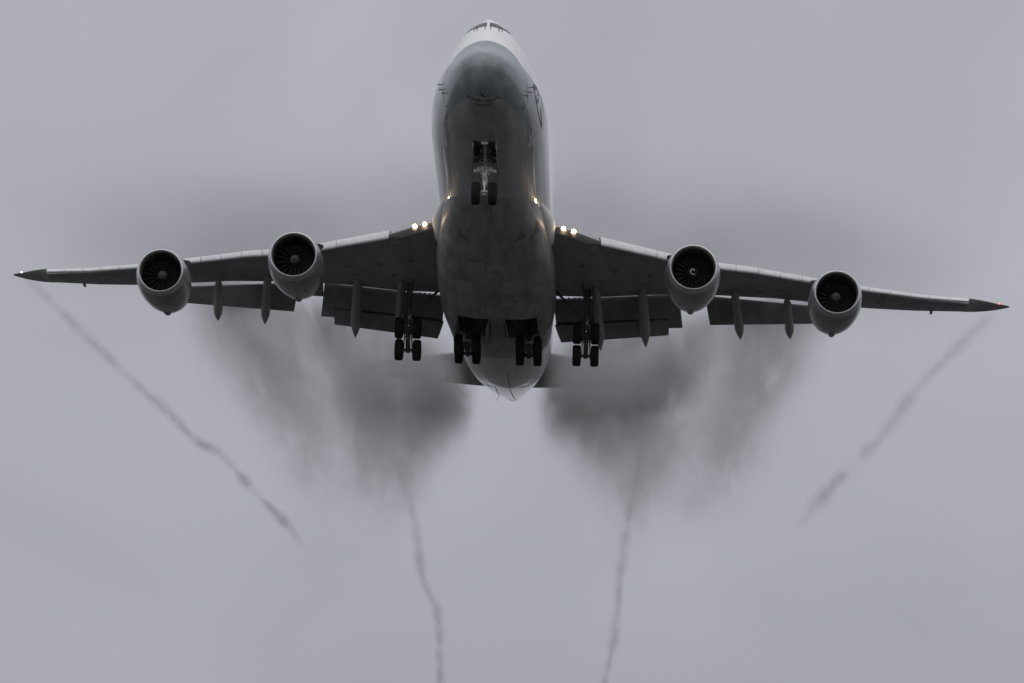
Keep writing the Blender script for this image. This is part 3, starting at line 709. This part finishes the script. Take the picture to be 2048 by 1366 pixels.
for i, (a_, r_) in enumerate(((.1, .014), (-.12, .012), (.19, .01))): q.poly([(a_, 7.55, -2.7), (a_*1.3, 7.5, -3.4), (a_*.7, 7.52, -3.95), (a_, 7.7, -4.7)], r_, 6)
q.build('hydraulic_hose', M['gear_dark'], ng)

def bogie(gear, px, py, pz, tilt, axsp=1.47, gauge=1.12):
    """four tyres on a truck beam; tilt lifts the front pair"""
    d = Vector((0, math.cos(tilt), -math.sin(tilt)))*axsp/2; c = Vector((px, py, pz))
    q = MB(); q.tube(c-d*1.12, c+d*1.12, .15, .15, 14).tube(c+Vector((-.14, 0, .05)), c+Vector((.14, 0, .05)), .24, .24, 14); q.build('bogie_beam', M['gear_dark'], gear)
    for sg in (-1, 1):
        a = c+d*sg; q = MB(); q.tube(a+Vector((-gauge/2, 0, 0)), a+Vector((gauge/2, 0, 0)), .095, .095, 12)
        for t in (-.3, .3): q.tube(a+Vector((t-.05, 0, 0)), a+Vector((t+.05, 0, 0)), .2, .2, 16)
        q.tube(a+Vector((-.12, 0, -.14)), a+Vector((.12, 0, -.14)), .05, .05, 8)
        q.build('axle', M['gear_dark'], gear)
        q = MB(); 
        for t in (-.26, .26): q.tube(a+Vector((t, 0, .12)), c+Vector((t*.8, 0, .16)), .03, .03, 8)
        q.build('brake_rod', M['gear_dark'], gear)
        for sx in (-1, 1):
            p = a+Vector((sx*gauge/2*.99, 0, 0)); link('tyre', TM, gear, p); link('rim', RM, gear, p)
for s in (-1, 1):
    # wing gear: long leg from the rear spar, truck tilted steeply, front wheels up
    px, py, pz = s*5.52, 36.16, -5.02
    q = MB(); q.tube((px, py-.05, pz+1.0), (px, py-.55, -1.6), .17, .19, 16).tube((px, py-.08, pz+.9), (px, py-.1, pz+1.15), .22, .22, 16).tube((px, py-.4, -2.4), (px, py-.43, -2.2), .23, .23, 16)
    wg = q.build('main_landing_gear', M['gear_dark'], jet)
    wg['label'] = 'wing mounted main gear leg with steeply tilted truck'
    q = MB(); q.tube((px, py, pz), (px, py-.06, pz+1.05), .125, .125, 16); q.build('piston', M['chrome'], wg)
    bogie(wg, px, py, pz, rad(53))
    q = MB(); q.tube((px-s*.1, py-.1, -3.5), (s*3.3, 35.6, -1.55), .085, .085, 10).tube((px, py-.2, -3.2), (px-s*.3, 33.8, -1.9), .075, .075, 10).tube((px+s*.15, py, -3.9), (px+s*.8, 37.6, -1.9), .05, .05, 8); q.build('side_brace', M['gear_dark'], wg)
    q = MB(); q.loft([[(px+s*.34, py-.75, -1.75), (px+s*.37, py-.75, -1.75), (px+s*.60, py-.6, -3.7), (px+s*.57, py-.6, -3.7)], [(px+s*.34, py+.35, -1.75), (px+s*.37, py+.35, -1.75), (px+s*.60, py+.25, -3.7), (px+s*.57, py+.25, -3.7)]]); q.build('gear_door', M['belly'], wg, smooth=0)
    q = MB()
    for sx in (-1, 1): q.tube((px+sx*.16, py-.25, pz+.95), (px+sx*.07, py-.42, pz+.5), .035, .03, 8).tube((px+sx*.07, py-.42, pz+.5), (px+sx*.14, py-.1, pz+.1), .03, .035, 8).tube((px+sx*.3, py-.1, pz+1.3), (px+sx*.24, py+.3, pz-.2), .022, .022, 6)
    q.build('torque_link', M['gear_dark'], wg)
    q = MB(); q.tube((px+.02, py-.3, pz+1.42), (px+.02, py-.3, pz+1.2), .05, .05, 8).poly([(px+.1, py-.3, -2.2), (px+.12, py-.28, -3.6), (px+.2, py-.15, -4.3), (px+.1, py-.1, -4.9)], .02, 6); q.build('hydraulic_hose', M['gear'], wg)
    # body gear: short leg out of the belly bay, nearly level truck
    px, py, pz = s*1.93, 38.95, -4.72
    q = MB(); q.tube((px, py-.08, pz+.75), (px+s*.05, py-1.3, -2.4), .18, .24, 16).tube((px, py-.06, pz+.62), (px, py-.12, pz+.86), .23, .23, 16)
    bg = q.build('main_landing_gear', M['gear_dark'], jet)
    bg['label'] = 'body mounted main gear leg in an open belly bay'
    q = MB(); q.tube((px, py, pz), (px, py-.08, pz+.8), .125, .125, 16); q.build('piston', M['chrome'], bg)
    bogie(bg, px, py, pz, rad(7))
    q = MB(); q.tube((px-s*.05, py-.4, -3.95), (s*.62, 35.6, -3.2), .13, .15, 12).tube((px+s*.1, py-.5, -3.85), (s*2.38, 36.4, -2.9), .10, .12, 12).tube((px, py-.2, -4.0), (px, py+1.2, -2.9), .06, .06, 8).tube((s*.7, 36.6, -3.4), (s*2.3, 37.0, -3.1), .08, .08, 10); q.build('side_brace', M['gear_dark'], bg)
    q = MB(); q.loft([[(s*.45, 34.5, -4.02), (s*.48, 34.5, -4.02), (s*.66, 34.7, -4.75), (s*.63, 34.7, -4.75)], [(s*.50, 38.4, -3.98), (s*.53, 38.4, -3.98), (s*.70, 38.3, -4.95), (s*.67, 38.3, -4.95)]]); q.build('gear_door', M['belly'], bg, smooth=0)
    q = MB(); q.loft([[(s*2.46, 35.0, -3.92), (s*2.49, 35.0, -3.92), (s*2.64, 35.3, -4.35), (s*2.61, 35.3, -4.35)], [(s*2.46, 38.3, -3.85), (s*2.49, 38.3, -3.85), (s*2.80, 38.0, -4.5), (s*2.77, 38.0, -4.5)]]); q.build('gear_door', M['belly'], bg, smooth=0)
    q = MB()
    for sx in (-1, 1): q.tube((px+sx*.16, py-.3, pz+.8), (px+sx*.08, py-.5, pz+.45), .035, .03, 8).tube((px+sx*.08, py-.5, pz+.45), (px+sx*.14, py-.1, pz+.1), .03, .035, 8).tube((px+sx*.26, py-.2, pz+1.2), (px+sx*.2, py-.1, pz+.2), .025, .025, 6)
    q.build('torque_link', M['gear'], bg)

# ---------------------------------------------------------------- vapour
FLOW = Matrix(((.99992, -.01257, 0), (.01247, .99152, -.12937), (.00163, .12936, .9916))).to_4x4()   # columns: across, along the wake, up
VAP = JET @ Matrix.Translation((0, 41, -2.4)) @ FLOW
class VM:
    """volume material whose density is an expression of the object's own coordinates"""
    def __init__(s, name, col, aniso=0.3, step=0.2):
        m = s.m = bpy.data.materials.new(name); m.use_nodes = True; t = s.t = m.node_tree; t.nodes.clear()
        s.out = t.nodes.new('ShaderNodeOutputMaterial'); s.vol = t.nodes.new('ShaderNodeVolumePrincipled')
        s.vol.inputs['Color'].default_value = (*col, 1); s.vol.inputs['Anisotropy'].default_value = aniso
        s.vol.inputs['Density Attribute'].default_value = ''
        t.links.new(s.vol.outputs[0], s.out.inputs['Volume'])
        c = t.nodes.new('ShaderNodeTexCoord'); sp = t.nodes.new('ShaderNodeSeparateXYZ'); t.links.new(c.outputs['Object'], sp.inputs[0])
        s.co = c.outputs['Object']; s.x, s.y, s.z = sp.outputs
        m.cycles.volume_step_rate = step
    def op(s, o, a, b=None, c=None):
        n = s.t.nodes.new('ShaderNodeMath'); n.operation = o
        for i, v in enumerate((a, b, c)):
            if v is None: continue
            if isinstance(v, (int, float)): n.inputs[i].default_value = v
            else: s.t.links.new(v, n.inputs[i])
        return n.outputs[0]
    def mul(s, *a):
        r = a[0]
        for b in a[1:]: r = s.op('MULTIPLY', r, b)
        return r
    def add(s, *a):
        r = a[0]
        for b in a[1:]: r = s.op('ADD', r, b)
        return r
    def ss(s, v, a, b, lo=0.0, hi=1.0):
        n = s.t.nodes.new('ShaderNodeMapRange'); n.interpolation_type = 'SMOOTHSTEP'
        n.inputs[1].default_value = a; n.inputs[2].default_value = b; n.inputs[3].default_value = lo; n.inputs[4].default_value = hi
        s.t.links.new(v, n.inputs[0]); return n.outputs[0]
    def gauss(s, v, c, w):
        d = s.op('DIVIDE', s.op('SUBTRACT', v, c), w)
        return s.op('EXPONENT', s.op('MULTIPLY', s.op('MULTIPLY', d, d), -1))
    def noise(s, sc, off=(0, 0, 0), detail=4, rough=.55, dist=0.0):
        mp = s.t.nodes.new('ShaderNodeMapping'); mp.inputs['Scale'].default_value = sc; mp.inputs['Location'].default_value = off
        s.t.links.new(s.co, mp.inputs[0]); n = s.t.nodes.new('ShaderNodeTexNoise'); n.inputs['Scale'].default_value = 1
        n.inputs['Detail'].default_value = detail; n.inputs['Roughness'].default_value = rough; n.inputs['Distortion'].default_value = dist
        s.t.links.new(mp.outputs[0], n.inputs['Vector']); return n.outputs[0]
    def done(s, d): s.t.links.new(d, s.vol.inputs['Density']); return s.m

def wake_cloud(s, seed):
    v = VM('wing wake vapour', (.74, .74, .75), .2, .17)
    ax = v.op('MULTIPLY', v.x, float(s))
    wob = v.noise((.10, .04, .10), (seed, seed*2, 0), 2)
    t = v.add(ax, v.mul(v.op('SUBTRACT', wob, .5), 7.0))
    nz_ = v.noise((.26, .055, .26), (seed*3, seed, 5), 6, .62, .6)
    fine = v.noise((.60, .065, .35), (seed*7, seed*4, 1), 6, .64, .9)
    puff = v.mul(v.ss(nz_, .36, .64), v.ss(fine, .34, .62, .15, 1.25))
    soft = v.mul(v.ss(nz_, .28, .72, .40, 1.0), v.ss(fine, .32, .66, .42, 1.35))
    sy = v.add(v.y, v.mul(v.op('SUBTRACT', nz_, .5), 46.0))
    zc = v.add(v.mul(ax, .215), -1.9)
    h = v.add(v.mul(v.y, .038), .8)
    gz = v.gauss(v.z, zc, h)
    ai = v.add(v.mul(ax, .7), v.mul(t, .3))
    veil = v.mul(v.ss(v.op('SUBTRACT', ai, v.mul(v.op('MAXIMUM', v.add(v.y, -22), 0.0), .085)), 2.4, 4.6), v.ss(t, 13.0, 9.8), v.ss(v.y, -2, 1.5), v.ss(sy, 112, 12), .115, soft)
    inner = v.add(v.mul(v.ss(v.y, 30, 8), 2.4), v.mul(v.op('MAXIMUM', v.add(v.y, -30), 0.0), .18))
    core = v.mul(v.ss(v.op('SUBTRACT', ai, inner), 1.6, 3.4), v.ss(t, 12.4, 7.6), v.ss(v.y, -1.5, 5), v.ss(sy, 92, 12), .27, soft)
    edge = v.mul(v.gauss(t, 11.3, 1.5), v.ss(v.y, 0, 6), v.ss(v.y, 108, 12), .32, puff)
    curtain = v.mul(v.ss(ax, 6, 12), v.ss(t, 24, 17), v.ss(v.y, 0, 12), v.ss(sy, 124, 20), .032, v.ss(fine, .36, .64, .15, 1.3))
    outer = v.mul(v.ss(ax, 9.5, 13), v.ss(t, 23.2, 18.6), v.ss(v.y, -1, 4), v.ss(v.add(sy, v.mul(v.gauss(t, 13.6, 1.7), 16.0)), 46, 3), .30, soft)
    streak = v.mul(v.gauss(t, 17.4, 2.1), v.ss(v.y, 0, 8), v.ss(v.y, 112, 10), .26, puff)
    d = v.mul(v.add(veil, core, edge, outer, streak, curtain), gz)
    b = MB(); L = 108.0
    def ring(y, x0, x1, k): return [(s*x0, y, -1.9+.215*x0-k), (s*x1, y, -1.9+.215*x1-k), (s*x1, y, -1.9+.215*x1+k), (s*x0, y, -1.9+.215*x0+k)]
    b.loft([ring(-2, 2.0, 24, 1.7), ring(20, 1.6, 25, 3.4), ring(60, 1.0, 26, 6.2), ring(L, .6, 27, 9.5)])
    o = b.build('wake_vapour_cloud', v.done(d), None, smooth=0); o.matrix_world = VAP; return o
def upper_mist(s, seed):
    v = VM('wing top vapour', (.36, .36, .37), .2, .22)
    ax = v.op('MULTIPLY', v.x, float(s))
    nz_ = v.noise((.12, .08, .2), (seed*5, seed, 2), 3)
    soft = v.ss(nz_, .25, .72, .5, 1.0)
    zc = v.add(v.mul(ax, .15), -2.2)                    # body frame
    up = v.op('SUBTRACT', v.z, zc)
    yc = v.add(v.mul(ax, .72), 28.0)
    d = v.mul(v.ss(up, -.3, .5), v.ss(up, 8.0, .5), v.gauss(v.y, yc, 7.0), v.ss(ax, 33, 18), .078, soft)
    b = MB()
    def ring(x): 
        y, z = 28+.72*x, -2.2+.15*x
        return [(s*x, y-12, z-.3), (s*x, y+12, z-.3), (s*x, y+12, z+8.3), (s*x, y-12, z+8.3)]
    b.loft([ring(3.3), ring(12), ring(22), ring(33)])
    o = b.build('wing_mist', v.done(d), None, smooth=0); o.matrix_world = JET; return o
CL = [wake_cloud(-1, 1.3), wake_cloud(1, 2.9)]
tag(CL[0], 'dark grey vapour pouring off the flaps on the white-lit wing', None, None, 'stuff')
tag(CL[1], 'dark grey vapour pouring off the flaps on the red-lit wing', None, None, 'stuff')
UM = [upper_mist(-1, 4.1), upper_mist(1, 7.7)]
tag(UM[0], 'thin grey mist over the top of the white-lit wing', None, None, 'stuff')
tag(UM[1], 'thin grey mist over the top of the red-lit wing', None, None, 'stuff')

def trail(pts, r0, r1, dens, fade, label, seed, frayed=0.0):
    rnd = random.Random(seed); P = [Vector(p) for p in pts]; out = []
    for i in range(len(P)-1):
        a, b2, c, d = P[max(0, i-1)], P[i], P[i+1], P[min(len(P)-1, i+2)]
        n = max(3, int((c-b2).length/2.2))
        for k in range(n):
            t = k/n
            out.append(.5*((2*b2)+(c-a)*t+(2*a-5*b2+4*c-d)*t*t+(3*b2-a-3*c+d)*t**3))
    out.append(P[-1]); n = len(out)
    ph = [rnd.random()*6 for _ in range(6)]
    jit = [rnd.uniform(-1, 1) for _ in range(n+4)]
    def tube(scale, name, dn, parent):
        rr = []
        for i, p in enumerate(out):
            u = i/(n-1); t = (out[min(n-1, i+1)]-out[max(0, i-1)]).normalized(); a = t.orthogonal().normalized(); b2 = t.cross(a)
            j = sum(jit[i:i+3])/3
            r = scale*(r0+(r1-r0)*u)*(1+.14*math.sin(i*.31+ph[0])+.12*math.sin(i*.83+ph[1])+.16*j*(.3+u))*max(.06, min(1, (n-1-i)/6, (i+.6)/2))
            w = Vector((math.sin(i*.23+ph[2])+.25*math.sin(i*.61+ph[4]), 0, math.sin(i*.29+ph[3])+.25*math.sin(i*.71+ph[5])))*(.03+.10*u*u)
            rr.append([p+w+(a*math.cos(2*PI*k/12)+b2*math.sin(2*PI*k/12))*r for k in range(12)])
        b = MB(); b.loft(rr)
        v = VM('vortex vapour', (.55, .55, .58), .2, .012)
        nz_ = v.noise((.8, .11, .8), (seed, 0, 0), 4, .6)
        d = v.mul(v.ss(v.y, fade[0], fade[1]), v.ss(v.y, fade[2], fade[3]), dn)
        gaps = v.ss(nz_, .30, .62, .35, 1.15)
        if frayed:
            big = v.noise((.05, .045, .05), (seed*2, 3, 0), 3, .6)
            far = v.ss(v.y, fade[1]*.55, fade[1])
            gaps = v.mul(gaps, v.op('SUBTRACT', 1.0, v.mul(far, v.ss(big, .56, .46), frayed)))
        o = b.build(name, v.done(v.mul(d, gaps)), parent); return o
    o = tube(1.45, 'vapour_trail', dens*.30, None); o.matrix_world = VAP
    tube(.72, 'trail_core', dens*.62, o)
    return tag(o, label, 'vapour trail', 'vapour trails streaming off the wings')
trail([(-33.5, 14.2, 4.75), (-33.2, 18, 4.9), (-33, 31.97, 5.07), (-33, 53.96, 5.5), (-33, 76.52, 6.15), (-33, 99.03, 6.83), (-33, 130.08, 7.72), (-33.1, 150.26, 9.1), (-33, 179.94, 9.63), (-33, 203.76, 9.9), (-33, 230.42, 10.52), (-33, 251.7, 10.87), (-33, 285.65, 10.59)],
      .32, .62, .145, (292, 205, 13, 22), 'thin wavering vapour trail from the white-lit wing tip', 11, .85)
trail([(33.5, 14.2, 4.72), (33, 30.16, 4.87), (33, 57.25, 5.89), (33, 86.16, 6.05), (33, 116.31, 6.59), (33, 149.93, 7.97), (33, 175, 8.4), (33, 199.16, 8.69), (33, 216.94, 8.6)],
      .36, .80, .095, (222, 120, 13, 22), 'straight soft vapour trail from the red-lit wing tip', 23, .9)
trail([(-9.69, 2, -.25), (-9.66, 22, -.04), (-9.72, 48, -.1), (-9.74, 75, -.81), (-9.61, 105, -2.45), (-9.98, 135, -4.56), (-9.38, 165, -6.65), (-10.47, 215, -11.18), (-11.07, 250, -14.93)],
      .38, .50, .125, (400, 240, 14, 40), 'thin vapour trail from the inner flap beside the white-lit wing, reaching the picture foot', 37)
trail([(10.15, 2, -.36), (10.41, 22, -.39), (10.71, 48, .23), (10.72, 75, .35), (10.53, 115, -.71), (10.44, 145, -2.95), (10.7, 170, -5.27), (10.18, 220, -10.15), (10.47, 255, -13.93)],
      .38, .50, .125, (400, 240, 14, 40), 'thin vapour trail from the inner flap beside the red-lit wing, running to the picture foot', 41)
